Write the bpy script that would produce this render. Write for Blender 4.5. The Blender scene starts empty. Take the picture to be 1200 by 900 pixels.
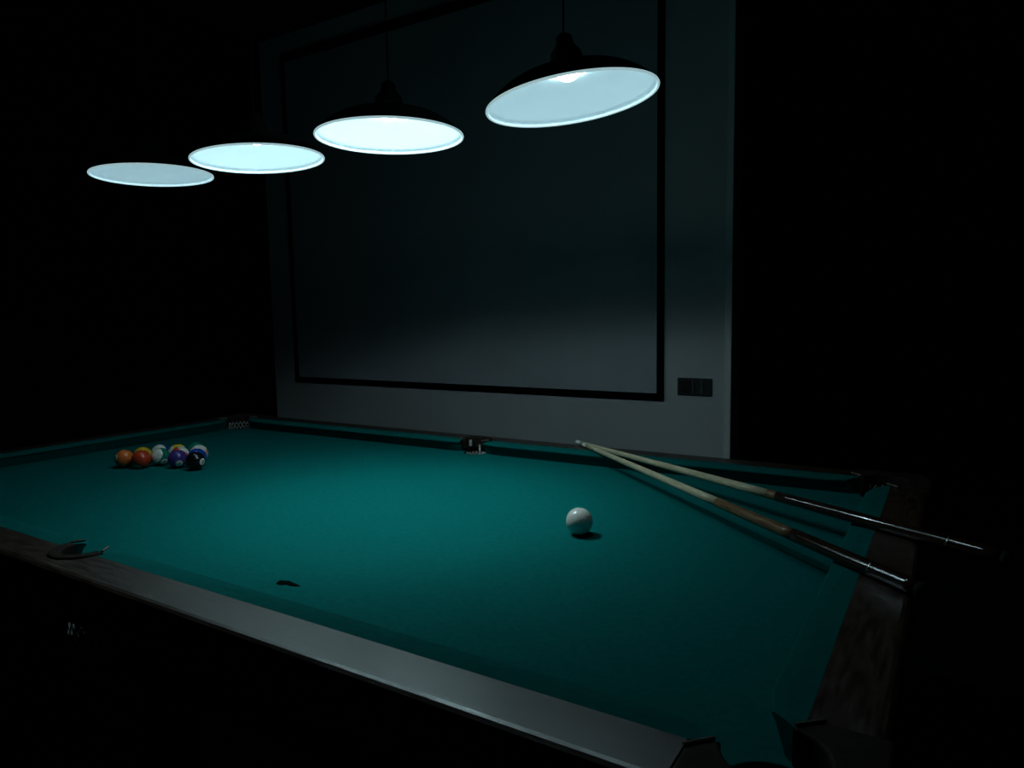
import bpy, bmesh, math, random
from mathutils import Vector, Matrix
random.seed(7)
sc = bpy.context.scene
COL = sc.collection
PI = math.pi
# metres; z = 0 is the playing surface, the floor lies 0.78 below it
W = 1.214; L = 2 * W                 # nose to nose
CW = 0.047                           # cushion cloth width
RW = 0.080                           # wooden rail width
RT = 0.042                           # rail top
FLOOR = -0.78; CEIL = 2.14
WALL_Y = 1.70; LEFT_X = -2.29; WALL_END = 0.585

# ------------------------------------------------------------------ materials
def mat(name, col, rough=0.5, spec=0.5, metal=0.0, **kw):
    m = bpy.data.materials.new(name); m.use_nodes = True
    b = m.node_tree.nodes['Principled BSDF']
    b.inputs['Base Color'].default_value = (*col, 1)
    b.inputs['Roughness'].default_value = rough
    b.inputs['Specular IOR Level'].default_value = spec
    b.inputs['Metallic'].default_value = metal
    for k, v in kw.items(): b.inputs[k].default_value = v
    return m
def nodes(m): return m.node_tree.nodes, m.node_tree.links, m.node_tree.nodes['Principled BSDF']
def mottle(m, c1, c2, scale, stretch=(1, 1, 1), detail=6, bump=0.0, dist=0.002, rough=None, lo=.35, hi=.65):
    n, l, b = nodes(m)
    tc = n.new('ShaderNodeTexCoord'); mp = n.new('ShaderNodeMapping')
    mp.inputs['Scale'].default_value = stretch
    nz = n.new('ShaderNodeTexNoise'); nz.inputs['Scale'].default_value = scale; nz.inputs['Detail'].default_value = detail
    cr = n.new('ShaderNodeValToRGB')
    cr.color_ramp.elements[0].position = lo; cr.color_ramp.elements[0].color = (*c1, 1)
    cr.color_ramp.elements[1].position = hi; cr.color_ramp.elements[1].color = (*c2, 1)
    l.new(tc.outputs['Object'], mp.inputs['Vector']); l.new(mp.outputs['Vector'], nz.inputs['Vector'])
    l.new(nz.outputs['Fac'], cr.inputs['Fac']); l.new(cr.outputs['Color'], b.inputs['Base Color'])
    if bump:
        bp = n.new('ShaderNodeBump'); bp.inputs['Strength'].default_value = bump; bp.inputs['Distance'].default_value = dist
        l.new(nz.outputs['Fac'], bp.inputs['Height']); l.new(bp.outputs['Normal'], b.inputs['Normal'])
    if rough:
        mr = n.new('ShaderNodeMapRange'); mr.inputs[1].default_value = .3; mr.inputs[2].default_value = .7
        mr.inputs[3].default_value = rough[0]; mr.inputs[4].default_value = rough[1]
        l.new(nz.outputs['Fac'], mr.inputs[0]); l.new(mr.outputs[0], b.inputs['Roughness'])
    return m

M = {}
M['cloth'] = mottle(mat('green_cloth', (.0005, .13, .125), .95, .05), (.0004, .108, .104), (.0007, .127, .122), 90, bump=.25, dist=.0008)
M['cushion'] = mottle(mat('cushion_cloth', (.0005, .13, .125), .95, .05), (.0004, .098, .094), (.0007, .116, .110), 70)
def wood(name, st):
    return mottle(mat(name, (.03, .015, .01), .4, .85, **{'Coat Weight': .7, 'Coat Roughness': .3}), (.026, .012, .008), (.062, .033, .023), 14, st, bump=.12, dist=.001, rough=(.32, .52))
M['wood'] = wood('dark_wood', (1.2, 8, 8)); M['wood_end'] = wood('dark_wood_end', (8, 1.2, 8))
M['panel'] = mottle(mat('dark_panel', (.01, .007, .006), .6, .2), (.006, .004, .003), (.014, .009, .007), 10, (1, 6, 6))
M['leather'] = mottle(mat('pocket_leather', (.02, .014, .01), .7, .15), (.012, .008, .006), (.03, .02, .014), 60)
M['string'] = mottle(mat('net_string', (.4, .4, .38), .8, .2), (.26, .26, .25), (.42, .42, .40), 200)
M['strap'] = mottle(mat('pale_strap', (.4, .4, .4), .6, .3), (.34, .34, .34), (.55, .55, .54), 90)
M['edge'] = mottle(mat('worn_bracket_edge', (.15, .13, .11), .5, .4), (.1, .085, .07), (.2, .17, .14), 90)
M['tear'] = mat('worn_hole', (.004, .006, .006), .95, .0)
M['wall'] = mottle(mat('grey_plaster', (.5, .5, .5), .9, .2), (.72, .73, .74), (.76, .77, .78), 3)
M['trim'] = mottle(mat('white_corner_trim', (.88, .88, .88), .5, .5), (.86, .87, .88), (.90, .91, .92), 5)
M['dark'] = mottle(mat('black_paint', (.006, .006, .006), .95, .02), (.003, .003, .003), (.006, .006, .006), 4)
M['ceiling'] = mottle(mat('dark_ceiling', (.03, .03, .03), .95, .05), (.022, .024, .026), (.032, .034, .036), 3)
M['floor'] = mottle(mat('dark_floor', (.012, .011, .01), .7, .2), (.008, .007, .006), (.014, .012, .01), 5, (1, 9, 1))
M['screen'] = mottle(mat('screen_fabric', (.5, .52, .56), .9, .1), (.56, .59, .64), (.60, .63, .68), 4)
M['black'] = mottle(mat('black_velvet', (.004, .004, .004), .9, .05), (.003, .003, .003), (.006, .006, .006), 50)
M['plate'] = mottle(mat('switch_plastic', (.045, .05, .05), .4, .4), (.03, .033, .034), (.04, .043, .044), 30)
M['rocker'] = mottle(mat('switch_rocker', (.09, .095, .1), .4, .4), (.075, .08, .08), (.1, .105, .105), 30)
M['socketdark'] = mat('socket_face', (.012, .013, .013), .4, .4)
M['shade_in'] = mottle(mat('lining_added_glow', (.7, .75, .8), .6, .2, **{'Emission Color': (.55, .87, 1, 1), 'Emission Strength': .27}), (.76, .84, .90), (.80, .88, .92), 6)  # even emission added to stand in for bulb light on the white lining
M['shade_out'] = mottle(mat('shade_black_enamel', (.008, .008, .009), .5, .3), (.014, .014, .015), (.02, .02, .021), 12)
M['rim'] = mottle(mat('rim_added_glow', (.8, .85, .88), .5, .3, **{'Emission Color': (.62, .93, 1, 1), 'Emission Strength': .5}), (.82, .88, .9), (.86, .92, .94), 9)  # emission added so the rim looks brightly lit
M['cord'] = mat('black_cord', (.014, .014, .014), .8, .1)
M['brown'] = mottle(mat('cue_butt_lacquer', (.05, .02, .012), .13, .7), (.016, .007, .005), (.05, .02, .012), 30, (10, 10, 1), bump=.12, dist=.001)
M['maple'] = mottle(mat('cue_maple', (.5, .42, .29), .35, .4), (.46, .38, .25), (.58, .49, .34), 20, (12, 12, .8))
M['tan'] = mottle(mat('cue_splice', (.3, .17, .08), .3, .5), (.13, .06, .03), (.26, .14, .065), 25, (12, 12, .8))
M['ferrule'] = mat('cue_ferrule', (.75, .76, .74), .35, .5)
M['chalk'] = mottle(mat('chalked_tip', (.25, .4, .45), .9, .1), (.2, .34, .4), (.4, .5, .52), 300)
M['rubber'] = mat('rubber_bumper', (.012, .012, .012), .8, .1)
M['metal'] = mat('chrome_ring', (.6, .6, .6), .25, .5, 1.0)
M['ivory'] = mottle(mat('cue_ball_resin', (.7, .7, .67), .22, .5), (.76, .70, .64), (.80, .74, .68), 18)
M['ink'] = mat('ball_numeral', (.01, .01, .01), .3, .5)
M['spot'] = mat('ball_spot', (.75, .74, .68), .25, .5)
def bulbmat(name, s):
    m = bpy.data.materials.new(name); m.use_nodes = True
    n = m.node_tree.nodes; l = m.node_tree.links
    n.remove(n['Principled BSDF'])
    e = n.new('ShaderNodeEmission'); e.inputs['Color'].default_value = (.65, .96, 1.0, 1); e.inputs['Strength'].default_value = s
    l.new(e.outputs[0], n['Material Output'].inputs['Surface'])
    return m

# ------------------------------------------------------------------ helpers
def obj(name, bm, m, parent=None, smooth=False, loc=None):
    me = bpy.data.meshes.new(name)
    bmesh.ops.recalc_face_normals(bm, faces=bm.faces)
    bm.to_mesh(me); bm.free()
    for mm in (m if isinstance(m, (list, tuple)) else [m]): me.materials.append(mm)
    if smooth:
        for p in me.polygons: p.use_smooth = True
    o = bpy.data.objects.new(name, me); COL.objects.link(o)
    if parent: o.parent = parent
    if loc is not None: o.location = loc
    return o
def tag(o, label, cat, group=None):
    o['label'] = label; o['category'] = cat
    if group: o['group'] = group
    return o
def thing(name, label, cat, loc=(0, 0, 0), group=None):
    o = bpy.data.objects.new(name, None); COL.objects.link(o); o.location = loc
    o.empty_display_size = .05
    return tag(o, label, cat, group)
def struct(name, bm, m):
    o = obj(name, bm, m); o['kind'] = 'structure'; return o
def box(bm, x0, x1, y0, y1, z0, z1, bevel=0):
    r = bmesh.ops.create_cube(bm, size=1)
    for v in r['verts']:
        v.co = Vector(((x0 + x1) / 2 + v.co.x * (x1 - x0), (y0 + y1) / 2 + v.co.y * (y1 - y0), (z0 + z1) / 2 + v.co.z * (z1 - z0)))
    if bevel:
        es = list({e for v in r['verts'] for e in v.link_edges})
        bmesh.ops.bevel(bm, geom=es, offset=bevel, segments=2, affect='EDGES', profile=.5)
    return bm
def prism(bm, pts, z0, z1, bevel=0, seg=3):
    lo = [bm.verts.new((x, y, z0)) for x, y in pts]; hi = [bm.verts.new((x, y, z1)) for x, y in pts]
    n = len(pts)
    bm.faces.new(lo[::-1]); t = bm.faces.new(hi)
    for i in range(n): bm.faces.new((lo[i], lo[(i + 1) % n], hi[(i + 1) % n], hi[i]))
    bm.normal_update()
    if bevel: bmesh.ops.bevel(bm, geom=list(t.edges), offset=bevel, segments=seg, affect='EDGES', profile=.5)
    return bm
def lathe(bm, prof, n=48, close=False, a0=0.0):
    rings = []
    for r, z in prof:
        rings.append([bm.verts.new((r * math.cos(2 * PI * k / n), r * math.sin(2 * PI * k / n), z)) for k in range(n)] if r > 1e-6 else [bm.verts.new((0, 0, z))])
    prs = list(zip(rings, rings[1:])) + ([(rings[-1], rings[0])] if close else [])
    for a, b in prs:
        for k in range(n):
            k2 = (k + 1) % n
            if len(a) == 1 and len(b) == 1: continue
            if len(a) == 1: bm.faces.new((a[0], b[k], b[k2]))
            elif len(b) == 1: bm.faces.new((a[k], b[0], a[k2]))
            else: bm.faces.new((a[k], b[k], b[k2], a[k2]))
    return bm
def tube(bm, pts, r, n=6, cap=True):
    pts = [Vector(p) for p in pts]; rings = []
    for i, p in enumerate(pts):
        t = (pts[min(i + 1, len(pts) - 1)] - pts[max(i - 1, 0)]).normalized()
        a = t.orthogonal().normalized() if i == 0 else (a - t * a.dot(t)).normalized()
        b = t.cross(a); rr = r[i] if isinstance(r, (list, tuple)) else r
        rings.append([bm.verts.new(p + a * rr * math.cos(2 * PI * k / n) + b * rr * math.sin(2 * PI * k / n)) for k in range(n)])
    for A, B in zip(rings, rings[1:]):
        for k in range(n): bm.faces.new((A[k], A[(k + 1) % n], B[(k + 1) % n], B[k]))
    if cap: bm.faces.new(rings[0][::-1]); bm.faces.new(rings[-1])
    return bm
def round_edge(bm, test, r, seg=4):
    es = [e for e in bm.edges if all(test(v.co) for v in e.verts)]
    bmesh.ops.bevel(bm, geom=es, offset=r, segments=seg, affect='EDGES', profile=.5)
    return bm
def arc(cx, cy, r, a0, a1, n):
    return [(cx + r * math.cos(a0 + (a1 - a0) * i / n), cy + r * math.sin(a0 + (a1 - a0) * i / n)) for i in range(n + 1)]

# ------------------------------------------------------------------ the room
T = .12
struct('floor', box(bmesh.new(), LEFT_X - .3, 3.4, -3.4, 5.4, FLOOR - .1, FLOOR), M['floor'])
struct('ceiling', box(bmesh.new(), LEFT_X - .3, 3.4, -3.4, 5.4, CEIL, CEIL + .1), M['ceiling'])
struct('wall_back', box(bmesh.new(), LEFT_X, WALL_END - .03, WALL_Y, WALL_Y + T, FLOOR, CEIL), M['wall'])
struct('wall_left', box(bmesh.new(), LEFT_X - .15, LEFT_X, -3.2, 5.2, FLOOR, CEIL), M['dark'])
struct('wall_right', box(bmesh.new(), 3.1, 3.25, -3.2, 5.2, FLOOR, CEIL), M['dark'])
struct('wall_front', box(bmesh.new(), LEFT_X, 3.1, -3.2, -3.05, FLOOR, CEIL), M['dark'])
struct('wall_passage', box(bmesh.new(), LEFT_X, 3.1, 5.05, 5.2, FLOOR, CEIL), M['dark'])
struct('trim_1', box(bmesh.new(), WALL_END - .03, WALL_END, WALL_Y - .008, WALL_Y + T + .008, FLOOR, CEIL, .003), M['trim'])

# projector screen on the far wall
SX0, SX1, SZ0, SZ1 = -2.078, .289, .079, 2.02
t = thing('projection_screen', 'large grey projection screen with thin black frame on the wall behind the pool table', 'screen', ((SX0 + SX1) / 2, WALL_Y - .015, SZ0))
ox, oy, oz = t.location
def shift(bm):
    for v in bm.verts: v.co -= Vector((ox, oy, oz))
    return bm
F = .026
obj('screen_surface', shift(box(bmesh.new(), SX0 + F * .6, SX1 - F * .6, WALL_Y - .016, WALL_Y - .004, SZ0 + F * .6, SZ1 - F * .6)), M['screen'], t)
bm = bmesh.new()
for a in ((SX0, SX1, SZ0, SZ0 + F), (SX0, SX1, SZ1 - F - .02, SZ1), (SX0, SX0 + F, SZ0 + F, SZ1 - F - .02), (SX1 - F, SX1, SZ0 + F, SZ1 - F - .02)):
    box(bm, a[0], a[1], WALL_Y - .028, WALL_Y, a[2], a[3], .002)
obj('frame', shift(bm), M['black'], t)

# wall switch plate
PX0, PX1, PZ0, PZ1 = .353, .504, .102, .178
t = thing('switch_plate', 'small dark switch and socket plate on the grey wall beside the screen', 'switch', ((PX0 + PX1) / 2, WALL_Y, PZ0))
ox, oy, oz = t.location
obj('plate', shift(box(bmesh.new(), PX0, PX1, WALL_Y - .010, WALL_Y, PZ0, PZ1, .002)), M['plate'], t)
s = obj('socket', shift(box(bmesh.new(), PX0 + .015, PX0 + .060, WALL_Y - .013, WALL_Y - .009, PZ0 + .012, PZ1 - .010, .001)), M['socketdark'], t)
bm = bmesh.new()
for px, pz in ((.03, .022), (.045, .022), (.0375, .042)):
    tube(bm, [(PX0 + px, WALL_Y - .0138, PZ0 + pz), (PX0 + px, WALL_Y - .0125, PZ0 + pz)], .003, 10)
obj('pin_hole', shift(bm), M['black'], s)
for x in (.064, .102):
    obj('rocker', shift(box(bmesh.new(), PX0 + x, PX0 + x + (.012 if x < .1 else .014), WALL_Y - .015, WALL_Y - .009, PZ0 + .010, PZ1 - .008, .0015)), M['rocker'], t)

# ------------------------------------------------------------------ pool table
table = thing('billiard_table', 'pool table with green cloth and worn dark wooden rails in the dark room', 'pool table', (0, 0, FLOOR))
def tpart(name, bm, m, parent=None, smooth=False):
    if parent is None:
        for v in bm.verts: v.co.z -= FLOOR
        return obj(name, bm, m, table, smooth)
    for v in bm.verts: v.co.z -= FLOOR
    return obj(name, bm, m, parent, smooth)

CC = .030; CR = .052     # corner pocket centre offset and radius
SO = .036; SR = .041     # side pocket centre offset and radius
A, B = L / 2 + .04, W / 2 + .04
def bed_outline():
    pts = []
    def corner(sx, sy):
        cx, cy = sx * (L / 2 + CC), sy * (W / 2 + CC)
        dx = math.sqrt(CR ** 2 - (B - W / 2 - CC) ** 2)
        p0 = (cx - sx * dx, sy * B); p1 = (sx * A, cy - sy * dx)
        a0 = math.atan2(p0[1] - cy, p0[0] - cx); a1 = math.atan2(p1[1] - cy, p1[0] - cx)
        am = math.atan2(-sy, -sx)
        def un(a): 
            while a - am > PI: a -= 2 * PI
            while a - am < -PI: a += 2 * PI
            return a
        return arc(cx, cy, CR, un(a0), un(a1), 20)
    def side(sy):
        cy = sy * (W / 2 + SO); dy = B - W / 2 - SO
        dx = math.sqrt(SR ** 2 - dy ** 2)
        a0 = math.atan2(sy * B - cy, -dx); a1 = math.atan2(sy * B - cy, dx)
        am = -sy * PI / 2
        def un(a):
            while a - am > PI: a -= 2 * PI
            while a - am < -PI: a += 2 * PI
            return a
        return arc(0, cy, SR, un(a0), un(a1), 18)       # from x- to x+
    pts += corner(1, -1)[::1]                # from bottom edge to right edge
    pts += corner(1, 1)[::-1]                # right edge to top edge
    pts += side(1)[::-1]
    pts += corner(-1, 1)
    pts += corner(-1, -1)[::-1]
    pts += side(-1)
    return pts
bed = tpart('playing_surface', prism(bmesh.new(), bed_outline(), -.03, 0, .002, 2), M['cloth'])

# worn hole in the cloth (a flat patch with its own ragged outline)
bm = bmesh.new()
hole = [(0.3712, -0.509), (0.3657, -0.4959), (0.3741, -0.4935), (0.3829, -0.4895), (0.4, -0.4927), (0.4187, -0.4957), (0.4126, -0.5019), (0.4022, -0.5042), (0.3918, -0.5028), (0.3863, -0.5095), (0.3797, -0.5114)]
prism(bm, hole, .0003, .0012)
o = tpart('worn_hole', bm, M['tear'], bed); o['label'] = 'dark worn hole'

# cushions: profile swept along each rail, with mitred pocket jaws
PROF = [(0.0005, .0335), (0.0, .0365), (.004, .0385), (.02, .0405), (CW, RT), (CW, .001), (.022, .001), (.006, .029)]
def cushion(p0, p1, nrm, j0, j1):
    # p0 -> p1 nose line, nrm outward; j0/j1: how far the back runs beyond the nose end per unit depth
    p0, p1, nrm = Vector((*p0, 0)), Vector((*p1, 0)), Vector((*nrm, 0))
    d = (p1 - p0).normalized(); bm = bmesh.new(); rings = []
    N = 24
    for i in range(N + 1):
        ring = []
        for n, z in PROF:
            a = p0 - d * (j0 * n); b = p1 + d * (j1 * n)
            ease = 0.0
            f = i / N
            pos = a.lerp(b, f) + nrm * n
            # noses round off gently into the pocket jaws
            e0 = max(0, 1 - (f * (p1 - p0).length) / .03); e1 = max(0, 1 - ((1 - f) * (p1 - p0).length) / .03)
            pos += nrm * (.010 * (e0 ** 2 + e1 ** 2)) * (1 - n / CW)
            ring.append(bm.verts.new((pos.x, pos.y, z)))
        rings.append(ring)
    for r0, r1 in zip(rings, rings[1:]):
        for k in range(len(PROF)): bm.faces.new((r0[k], r0[(k + 1) % len(PROF)], r1[(k + 1) % len(PROF)], r1[k]))
    bm.faces.new(rings[0]); bm.faces.new(rings[-1][::-1])
    return bm
GC, GS = .055, .047
for sy in (1, -1):
    for sx in (1, -1):
        tpart('cushion', cushion((sx * GS, sy * W / 2), (sx * (L / 2 - GC), sy * W / 2), (0, sy), -.25, .75), M['cushion'])
for sx in (1, -1):
    tpart('cushion', cushion((sx * L / 2, -(W / 2 - GC)), (sx * L / 2, W / 2 - GC), (sx, 0), .75, .75), M['cushion'])

# wooden rails
RB = -.040
y0, y1 = W / 2 + CW, W / 2 + CW + RW
x0r, x1r = L / 2 + CW, L / 2 + CW + RW
CE = .050
for sy in (1, -1):
    for sx in (1, -1):
        pts = [(sx * .059, sy * y0), (sx * (L / 2 - CE), sy * y0), (sx * (L / 2 - CE), sy * y1), (sx * .059, sy * y1)]
        bm = round_edge(prism(bmesh.new(), pts, RB, RT), lambda c: abs(abs(c.y) - y1) < 1e-5 and c.z > 0, .014)
        tpart('rail', bm, M['wood'])
for sx in (1, -1):
    pts = [(sx * x0r, -(W / 2 - CE)), (sx * x0r, W / 2 - CE), (sx * x1r, W / 2 - CE), (sx * x1r, -(W / 2 - CE))]
    bm = round_edge(prism(bmesh.new(), pts, RB, RT), lambda c: abs(abs(c.x) - x1r) < 1e-5 and c.z > 0, .014)
    tpart('rail', bm, M['wood_end'])

for sy in (1, -1):
    cy = sy * (W / 2 + SO); R = SR + .020; a = math.acos(.0588 / R)
    pts = arc(0, cy, R, sy * a, sy * (PI - a), 16) + [(-.0588, sy * y1), (.0588, sy * y1)]
    bm = round_edge(prism(bmesh.new(), pts, RB, RT), lambda c: abs(abs(c.y) - y1) < 1e-5 and c.z > 0, .014)
    tpart('rail_block', bm, M['wood'])

# pockets: leather covered bracket round the hole, string net and pale straps below it
def net(cx, cy, out, r, parent, high):
    bm = bmesh.new(); NS, NL = 18, 9
    def P(a, f):
        da = abs((a - out + PI) % (2 * PI) - PI)
        top = high if da < 1.75 else -.012
        z = top + (-.20 - top) * f
        g = min(1, max(0, (.026 - z) / .226))
        rr = r * (1 + .18 * g - .7 * max(0, g - .6))
        return (cx + rr * math.cos(a), cy + rr * math.sin(a), z)
    for s in (1, -1):
        for k in range(NS):
            pts = [P(2 * PI * (k / NS) + s * i / NL * 2.4, i / NL) for i in range(NL + 1)]
            tube(bm, pts, .0022, 5)
    tube(bm, [P(2 * PI * k / 24, 1) for k in range(25)], .003, 5)
    tpart('net', bm, M['string'], parent)
def straps(cx, cy, out, r, parent, offs):
    for da, w, z0, z1 in offs:
        a = out + da; bm = bmesh.new()
        ra, rb = r - .010, r - .006
        pts = arc(cx, cy, ra, a - w, a + w, 4) + arc(cx, cy, rb, a + w, a - w, 4)
        prism(bm, pts, z0, z1)
        tpart('strap', bm, M['strap'], parent)
for sx in (1, -1):
    for sy in (1, -1):
        cx, cy = sx * (L / 2 + CC), sy * (W / 2 + CC)
        out = math.atan2(sy, sx); half = PI * .70
        inner = arc(cx, cy, CR - .002, out - half, out + half, 28)
        ex, ey = L / 2 + CW + RW + .002, W / 2 + CW + RW + .002
        rc = .06
        c0 = arc(sx * (ex - rc), sy * (ey - rc), rc, out - PI / 4, out + PI / 4, 8)
        # order the outer outline to close against the inner arc
        if sx * sy > 0: endA, endB = (sx * (L / 2 - CE + .002), sy * ey), (sx * ex, sy * (W / 2 - CE + .002))
        else: endA, endB = (sx * ex, sy * (W / 2 - CE + .002)), (sx * (L / 2 - CE + .002), sy * ey)
        if sx * sy > 0: ia, ib = (sx * (L / 2 - CE + .002), sy * (W / 2 + CW + .001)), (sx * (L / 2 + CW + .001), sy * (W / 2 - CE + .002))
        else: ia, ib = (sx * (L / 2 + CW + .001), sy * (W / 2 - CE + .002)), (sx * (L / 2 - CE + .002), sy * (W / 2 + CW + .001))
        outer = [ia, endA] + c0[::-1] + [endB, ib]
        pk = tpart('pocket', prism(bmesh.new(), inner + outer, .004, RT + .003, .004, 2), M['leather'])
        net(cx, cy, out, CR - .007, pk, .018)
        for e in (-half, half):
            bm = bmesh.new()
            a = out + e; rr = CR + .004
            p = Vector((cx + rr * math.cos(a), cy + rr * math.sin(a), RT + .004))
            q = Vector((cx + (rr + .030) * math.cos(a + (.25 if e < 0 else -.25)), cy + (rr + .030) * math.sin(a + (.25 if e < 0 else -.25)), RT + .004))
            tube(bm, [p, q], .0024, 8)
            tpart('bracket_edge', bm, M['edge'], pk)
for sy in (1, -1):
    cx, cy = 0, sy * (W / 2 + SO); out = sy * PI / 2; half = PI * .52
    pts = arc(cx, cy, SR - .002, out - half, out + half, 24) + arc(cx, cy, SR + .019, out + half * .98, out - half * .98, 24)
    pk = tpart('pocket', prism(bmesh.new(), pts, .010, RT + .004, .004, 2), M['leather'])
    net(cx, cy, out, SR - .007, pk, -.004)
    straps(cx, cy, out, SR, pk, ((1.15, .13, .016, .038), (.15, .10, -.03, .020), (-.55, .42, -.03, -.004)))
    for e in (-1, 1):
        bm = tube(bmesh.new(), [(e * .040, cy - sy * .022, RT + .0040), (e * .056, cy - sy * .002, RT + .0040)], .0024, 8)
        tpart('bracket_edge', bm, M['edge'], pk)

# apron, cross frame, legs
for sy in (1, -1):
    bm = box(bmesh.new(), -L / 2 + .02, L / 2 - .02, sy * (W / 2 - .045) - .015, sy * (W / 2 - .045) + .015, -.24, -.0305, .004)
    tpart('apron', bm, M['panel'])
for sx in (1, -1):
    bm = box(bmesh.new(), sx * (L / 2 - .06) - .015, sx * (L / 2 - .06) + .015, -W / 2 + .062, W / 2 - .062, -.24, -.0305, .004)
    tpart('apron', bm, M['panel'])
for sx in (1, 0, -1):
    for sy in (1, -1):
        lx, ly = sx * (L / 2 - .16), sy * (W / 2 - .13)
        bm = lathe(bmesh.new(), [(0, FLOOR), (.05, FLOOR), (.055, FLOOR + .02), (.035, FLOOR + .06), (.04, FLOOR + .1), (.058, FLOOR + .3), (.06, FLOOR + .36), (.045, FLOOR + .40), (.066, FLOOR + .43), (.066, -.03), (0, -.03)], 24)
        for v in bm.verts: v.co.x += lx; v.co.y += ly
        tpart('leg', bm, M['panel'], smooth=True)

# ------------------------------------------------------------------ balls
BR = .028575
def sphere_bm(r=BR):
    bm = bmesh.new(); bmesh.ops.create_uvsphere(bm, u_segments=40, v_segments=24, radius=r); return bm
def ballmat(name, col, stripe):
    m = mat(name, col, .2, .5); n, l, b = nodes(m)
    tc = n.new('ShaderNodeTexCoord'); sp = n.new('ShaderNodeSeparateXYZ'); ab = n.new('ShaderNodeMath'); ab.operation = 'ABSOLUTE'
    lt = n.new('ShaderNodeMath'); lt.operation = 'LESS_THAN'; lt.inputs[1].default_value = BR * .52 if stripe else 1.0
    mx = n.new('ShaderNodeMix'); mx.data_type = 'RGBA'
    mx.inputs['A'].default_value = (.72, .71, .64, 1); mx.inputs['B'].default_value = (*col, 1)
    l.new(tc.outputs['Object'], sp.inputs[0]); l.new(sp.outputs['Z'], ab.inputs[0]); l.new(ab.outputs[0], lt.inputs[0])
    l.new(lt.outputs[0], mx.inputs['Factor']); l.new(mx.outputs['Result'], b.inputs['Base Color'])
    return m
def cap_bm(r, ang, n=20, rings=4):
    bm = bmesh.new()
    prev = [bm.verts.new((r, 0, 0))]
    for i in range(1, rings + 1):
        a = ang * i / rings
        ring = [bm.verts.new((r * math.cos(a), r * math.sin(a) * math.cos(2 * PI * k / n), r * math.sin(a) * math.sin(2 * PI * k / n))) for k in range(n)]
        for k in range(n):
            if len(prev) == 1: bm.faces.new((prev[0], ring[k], ring[(k + 1) % n]))
            else: bm.faces.new((prev[k], ring[k], ring[(k + 1) % n], prev[(k + 1) % n]))
        prev = ring
    return bm
def numeral_bm(txt, size):
    cu = bpy.data.curves.new('numeral', 'FONT'); cu.body = txt; cu.size = size; cu.align_x = 'CENTER'; cu.align_y = 'CENTER'
    cu.offset = size * .012; cu.resolution_u = 4
    o = bpy.data.objects.new('numeral', cu); COL.objects.link(o)
    dg = bpy.context.evaluated_depsgraph_get(); dg.update()
    me = bpy.data.meshes.new_from_object(o.evaluated_get(dg))
    bm = bmesh.new(); bm.from_mesh(me)
    bpy.data.objects.remove(o); bpy.data.curves.remove(cu); bpy.data.meshes.remove(me)
    bmesh.ops.triangulate(bm, faces=bm.faces)
    for v in bm.verts:
        y, z = v.co.x, v.co.y
        d = Vector((math.sqrt(max(1e-9, BR * BR - y * y - z * z)), y, z)).normalized()
        v.co = d * (BR * 1.009)
    return bm
YEL = (.72, .42, .02); BLU = (.01, .05, .36); RED = (.55, .05, .02); PUR = (.06, .035, .20); ORA = (.72, .16, .035); GRN = (.0, .17, .12); BLK = (.008, .008, .009)
# frame of the view, used only to know which way each ball is rolled
yaw, pit, rol = -.559238845, -.0990866, -.01740595
FW = Vector((math.sin(yaw) * math.cos(pit), math.cos(yaw) * math.cos(pit), math.sin(pit)))
R0 = Vector((math.cos(yaw), -math.sin(yaw), 0)); U0 = R0.cross(FW)
RR = R0 * math.cos(rol) + U0 * math.sin(rol); UU = U0 * math.cos(rol) - R0 * math.sin(rol)
def roll_to(spot, pole, at):
    z0 = (Vector((1.375675, -1.312748, .469629)) - at).normalized(); x0 = UU.cross(z0).normalized(); y0 = z0.cross(x0)
    def w(d):
        x, y = d[0], d[1]; z = d[2] if len(d) > 2 else math.sqrt(max(0, 1 - x * x - y * y))
        return (x0 * x + y0 * y + z0 * z).normalized()
    s = w(spot); p = w(pole); p = (p - s * p.dot(s)).normalized(); y = p.cross(s)
    return Matrix((s, y, p)).transposed().to_4x4()
G = 'racked pool balls'
BALLS = [
    # number, colour, stripe, spot direction, stripe pole, label, (x, y)
    (5, ORA, 0, (-.9, .15), (0, 1, 0), 'plain orange pool ball at the left tip of the racked balls', 0),
    (3, RED, 0, (-.3, -.9), (0, 1, 0), 'plain red pool ball between the plain orange and the green-striped balls', 1),
    (14, GRN, 1, (.38, -.62), (-.85, .5, .25), 'white pool ball with a green stripe in the front row', 2),
    (4, PUR, 0, (.2, -.55), (0, 1, 0), 'plain purple pool ball with a white number spot in the front row', 3),
    (8, BLK, 0, (.74, -.15), (0, 1, 0), 'black pool ball at the right tip of the racked balls', 4),
    (1, YEL, 0, (.1, -.9), (0, 1, 0), 'plain yellow pool ball peeking out behind the plain red ball', 5),
    (2, BLU, 0, (.0, -.9), (0, 1, 0), 'plain blue pool ball right behind the black ball', 6),
    (11, RED, 1, (.3, -.3, -.9), (-.6, -.65, .25), 'white pool ball with a red stripe directly behind the purple ball', 7),
    (9, YEL, 1, (.0, -.3), (.3, -.3, .9), 'yellow-striped pool ball behind the red-striped ball', 8),
    (10, BLU, 1, (.9, -.1), (-.6, .3, .7), 'blue-striped pool ball behind the green-striped ball', 9),
    (13, ORA, 1, (.85, -.2, .3), (-.3, .6, .6), 'white pool ball with an orange stripe behind the plain blue ball', 10),
    (6, GRN, 0, (.1, -.9), (0, 1, 0), 'plain green pool ball at the far back of the racked balls', 11),
]
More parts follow.
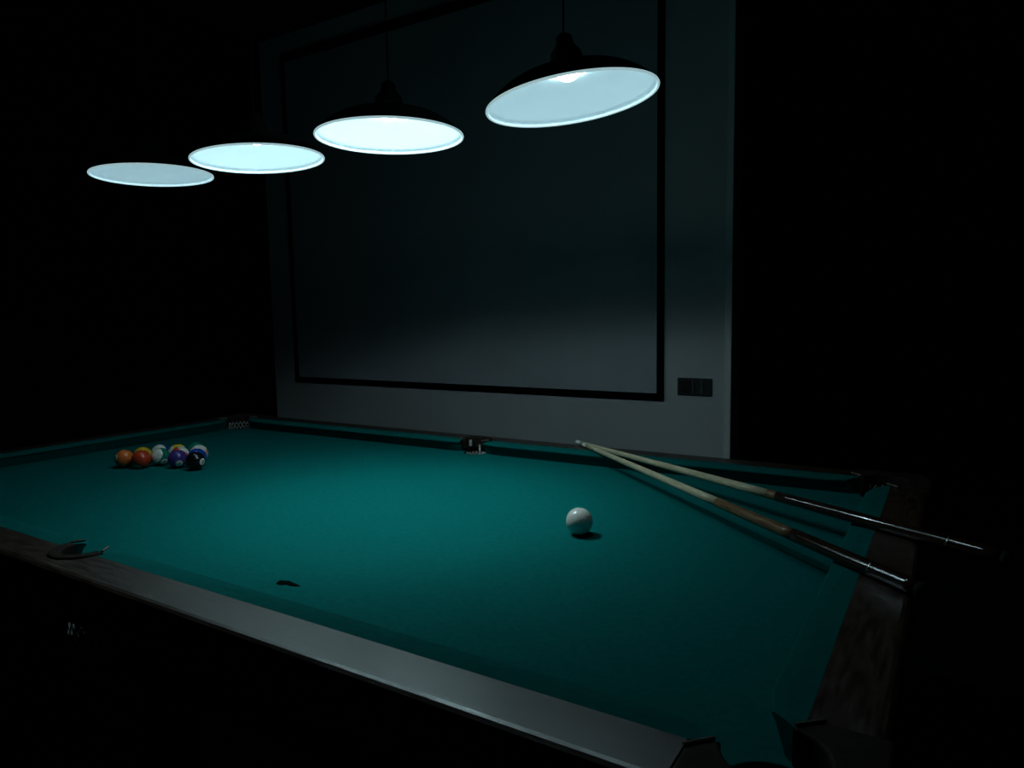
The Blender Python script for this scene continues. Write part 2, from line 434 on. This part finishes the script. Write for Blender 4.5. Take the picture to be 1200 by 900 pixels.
POS = [(-0.8671, -0.0806), (-0.8074, -0.0599), (-0.792, -0.0046), (-0.7066, -0.0012), (-0.6248, 0.0071), (-0.8614, -0.0235), (-0.6723, 0.0448), (-0.7541, 0.0385), (-0.8057, 0.0636), (-0.8546, 0.0335), (-0.7237, 0.0871), (-0.7858, 0.1175)]
for num, col, st, sd, pd, lab, k in BALLS:
    t = thing('pool_ball', lab, 'pool ball', (POS[k][0], POS[k][1], 0), G)
    Rm = roll_to(sd, pd, Vector((POS[k][0], POS[k][1], BR)))
    b = obj('body', sphere_bm(), ballmat('ball_resin', col, st), t, True); b.matrix_local = Matrix.Translation((0, 0, BR)) @ Rm
    s_ = obj('number_spot', cap_bm(BR * 1.004, .40), M['spot'], b, True)
    obj('numeral', numeral_bm(str(num), .0145 if num < 10 else .0115), M['ink'], s_)
cb = tag(obj('cue_ball', sphere_bm(), M['ivory'], None, True, (.716, .001, BR + .0006)), 'white cue ball alone on the green cloth', 'cue ball')

# ------------------------------------------------------------------ cues
def cue(label, tip, rest, length, split, dark, group):
    tip, rest = Vector(tip), Vector(rest); d = (rest - tip).normalized()
    t = thing('pool_cue', label, 'cue stick', tip, group)
    q = d.to_track_quat('Z', 'Y'); t.rotation_mode = 'QUATERNION'; t.rotation_quaternion = q
    def rad(s): return .0061 + (.0128 - .0061) * (s / length) ** .9
    def seg(name, a, b, m, k=10, dr=0):
        prof = [(0, a)] + [(rad(a + (b - a) * i / k) + dr, a + (b - a) * i / k) for i in range(k + 1)] + [(0, b)]
        return obj(name, lathe(bmesh.new(), prof, 20), m, t, True)
    obj('tip', lathe(bmesh.new(), [(0, 0), (.003, .0005), (.0055, .003), (.006, .010), (0, .010)], 20), M['chalk'], t, True)
    seg('ferrule', .010, .032, M['ferrule'])
    seg('shaft', .032, split, M['maple'])
    seg('splice', split, dark, M['tan'], 10, .0003)
    seg('butt', dark, length - .012, M['brown'], 16, .0005)
    seg('ring', length - .10, length - .096, M['metal'], 1, .0009)
    bm = lathe(bmesh.new(), [(0, length - .012), (.0126, length - .012), (.0126, length - .003), (.009, length), (0, length)], 20)
    obj('bumper', bm, M['rubber'], t, True)
    return t
cue('wooden pool cue reaching farther right, behind the other cue', (0.3379, 0.7314, 0.0495), (1.4686, 0.0606, 0.0571), 1.3148, 0.809, 0.835, 'crossed pool cues on the rail')
cue('wooden pool cue lying nearer to the white cue ball', (0.3791, 0.7013, 0.0495), (1.3552, -0.156, 0.0564), 1.2991, 0.766, 1.013, 'crossed pool cues on the rail')

# ------------------------------------------------------------------ lamps
LZ = .897; LR = .174
SH = .055; HR = .034
def make_lamp(label, x, y, z, tilt, strength, beam, GAP):
    t = thing('pendant_lamp', label, 'lamp', (x, y, z), 'pendant lamps over the pool table')
    # shallow spun dish
    outer = []; inner = []
    n = 12
    for i in range(n + 1):
        f = i / n; r = HR + (LR - HR) * f
        zz = SH * (1 - f ** 2.8)
        outer.append((r, zz + .002)); inner.append((r - (.0 if f < 1 else .001), zz))
    rotq = Matrix.Rotation(tilt[0], 4, Vector((RR.x, RR.y, 0)).normalized()) @ Matrix.Rotation(tilt[1], 4, Vector((FW.x, FW.y, 0)).normalized())
    bm = lathe(bmesh.new(), outer + inner[::-1], 72, True)
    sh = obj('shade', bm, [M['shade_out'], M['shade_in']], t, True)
    for p in sh.data.polygons:
        c = p.center; r = math.hypot(c.x, c.y); f = (r - .03) / (LR - .03)
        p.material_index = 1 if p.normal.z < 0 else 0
    sh.matrix_local = rotq
    k = 8
    prof = [(LR - .002 + .0028 * math.cos(2 * PI * i / k), .0 + .0028 * math.sin(2 * PI * i / k)) for i in range(k)]
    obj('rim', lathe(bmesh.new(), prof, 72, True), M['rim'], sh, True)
    # bulb: globe with its neck rising through the hole of the shade
    bp = [(0, BZ - BS)] + [(BS * math.sin(PI * k / 14), BZ - BS * math.cos(PI * k / 14)) for k in range(1, 12)] + [(.0135, BZ + BS + .004), (0, BZ + BS + .004)]
    bo = obj('bulb', lathe(bmesh.new(), bp, 28), [bulbmat('bulb_light', strength), bulbmat('bulb_dimmed_pole', strength * POLE_DIM)], sh, True)
    for p in bo.data.polygons: p.material_index = 1 if p.center.z < BZ - BS * .84 else 0  # emission of the lower pole dimmed to cut the light on the table
    if beam > 0:      # unseen spot added below the bulb to concentrate light on the table
        ld = bpy.data.lights.new('added_spot', 'SPOT'); ld.energy = beam; ld.color = (.65, .96, 1.0)
        ld.spot_size = math.radians(SPOT); ld.spot_blend = 1.0; ld.shadow_soft_size = .022
        lo = bpy.data.objects.new('added_spot', ld); COL.objects.link(lo); lo.parent = sh; lo.location = (0, 0, BZ - BS - .003)
    c = SH + GAP
    obj('socket', lathe(bmesh.new(), [(HR - .001, c), (HR + .001, c), (HR, c + .012), (.030, c + .030), (.018, c + .044), (.016, c + .060), (.008, c + .066), (0, c + .066), (0, c + .047), (.015, c + .046), (.0165, c + .041), (.0285, c + .029), (HR - .002, c + .011)], 32, True), M['cord'], sh, True)
    # three thin struts carry the shade from the socket
    for i in range(3):
        a = 2 * PI * i / 3 + .4
        obj('strut', tube(bmesh.new(), [((HR + .002) * math.cos(a), (HR + .002) * math.sin(a), SH), (HR * math.cos(a), HR * math.sin(a), SH + GAP + .003)], .0016, 6), M['cord'], sh)
    top = rotq @ Vector((0, 0, SH + GAP + .064))
    obj('cord', tube(bmesh.new(), [top, top.lerp(Vector((0, 0, CEIL - z - .03)), .5), (0, 0, CEIL - z - .03)], .0020, 8), M['cord'], t)
    obj('ceiling_rose', lathe(bmesh.new(), [(0, CEIL - z), (.045, CEIL - z), (.045, CEIL - z - .012), (.012, CEIL - z - .035), (0, CEIL - z - .035)], 24), M['cord'], t, True)
    return t
BZ = .067; BS = .029
SPOT = 98; POLE_DIM = .35
LAMPS = [
    ('dim pendant lamp at the far left end of the row', -.740, .0, LZ + .016, (0, math.radians(-1.5)), 35, 0, .0025),
    ('glowing pendant lamp overlapping the dim leftmost one, second from the left', -.246, .0, LZ + .002, (0, math.radians(-3)), 130, 0, .0032),
    ('glowing pendant lamp above the middle of the table, third from the left', .225, .0, LZ - .006, (0, 0), 205, 19, .006),
    ('tilted pendant lamp nearest the camera, first from the right', .707, .0, LZ - .004, (0, math.radians(-7)), 54, 0, .009),
]
for a in LAMPS: make_lamp(*a)

# ------------------------------------------------------------------ camera and view
cam = bpy.data.cameras.new('camera'); co = bpy.data.objects.new('camera', cam); COL.objects.link(co)
cam.sensor_fit = 'HORIZONTAL'; cam.sensor_width = 36; cam.lens = 828.117 * 36 / 1200; cam.clip_start = .02
mw = Matrix((RR, UU, -FW)).transposed().to_4x4(); mw.translation = Vector((1.375675, -1.312748, .469629))
co.matrix_world = mw
sc.camera = co
w = bpy.data.worlds.new('dark_world'); sc.world = w; w.use_nodes = True
w.node_tree.nodes['Background'].inputs[0].default_value = (0, 0, 0, 1)
w.node_tree.nodes['Background'].inputs[1].default_value = 0
sc.view_settings.view_transform = 'Standard'; sc.view_settings.look = 'None'
sc.view_settings.exposure = 0; sc.view_settings.gamma = 1; sc.view_settings.use_curve_mapping = False
sc.cycles.use_denoising = True
sc.cycles.max_bounces = 8; sc.cycles.diffuse_bounces = 4
sc.cycles.caustics_reflective = False
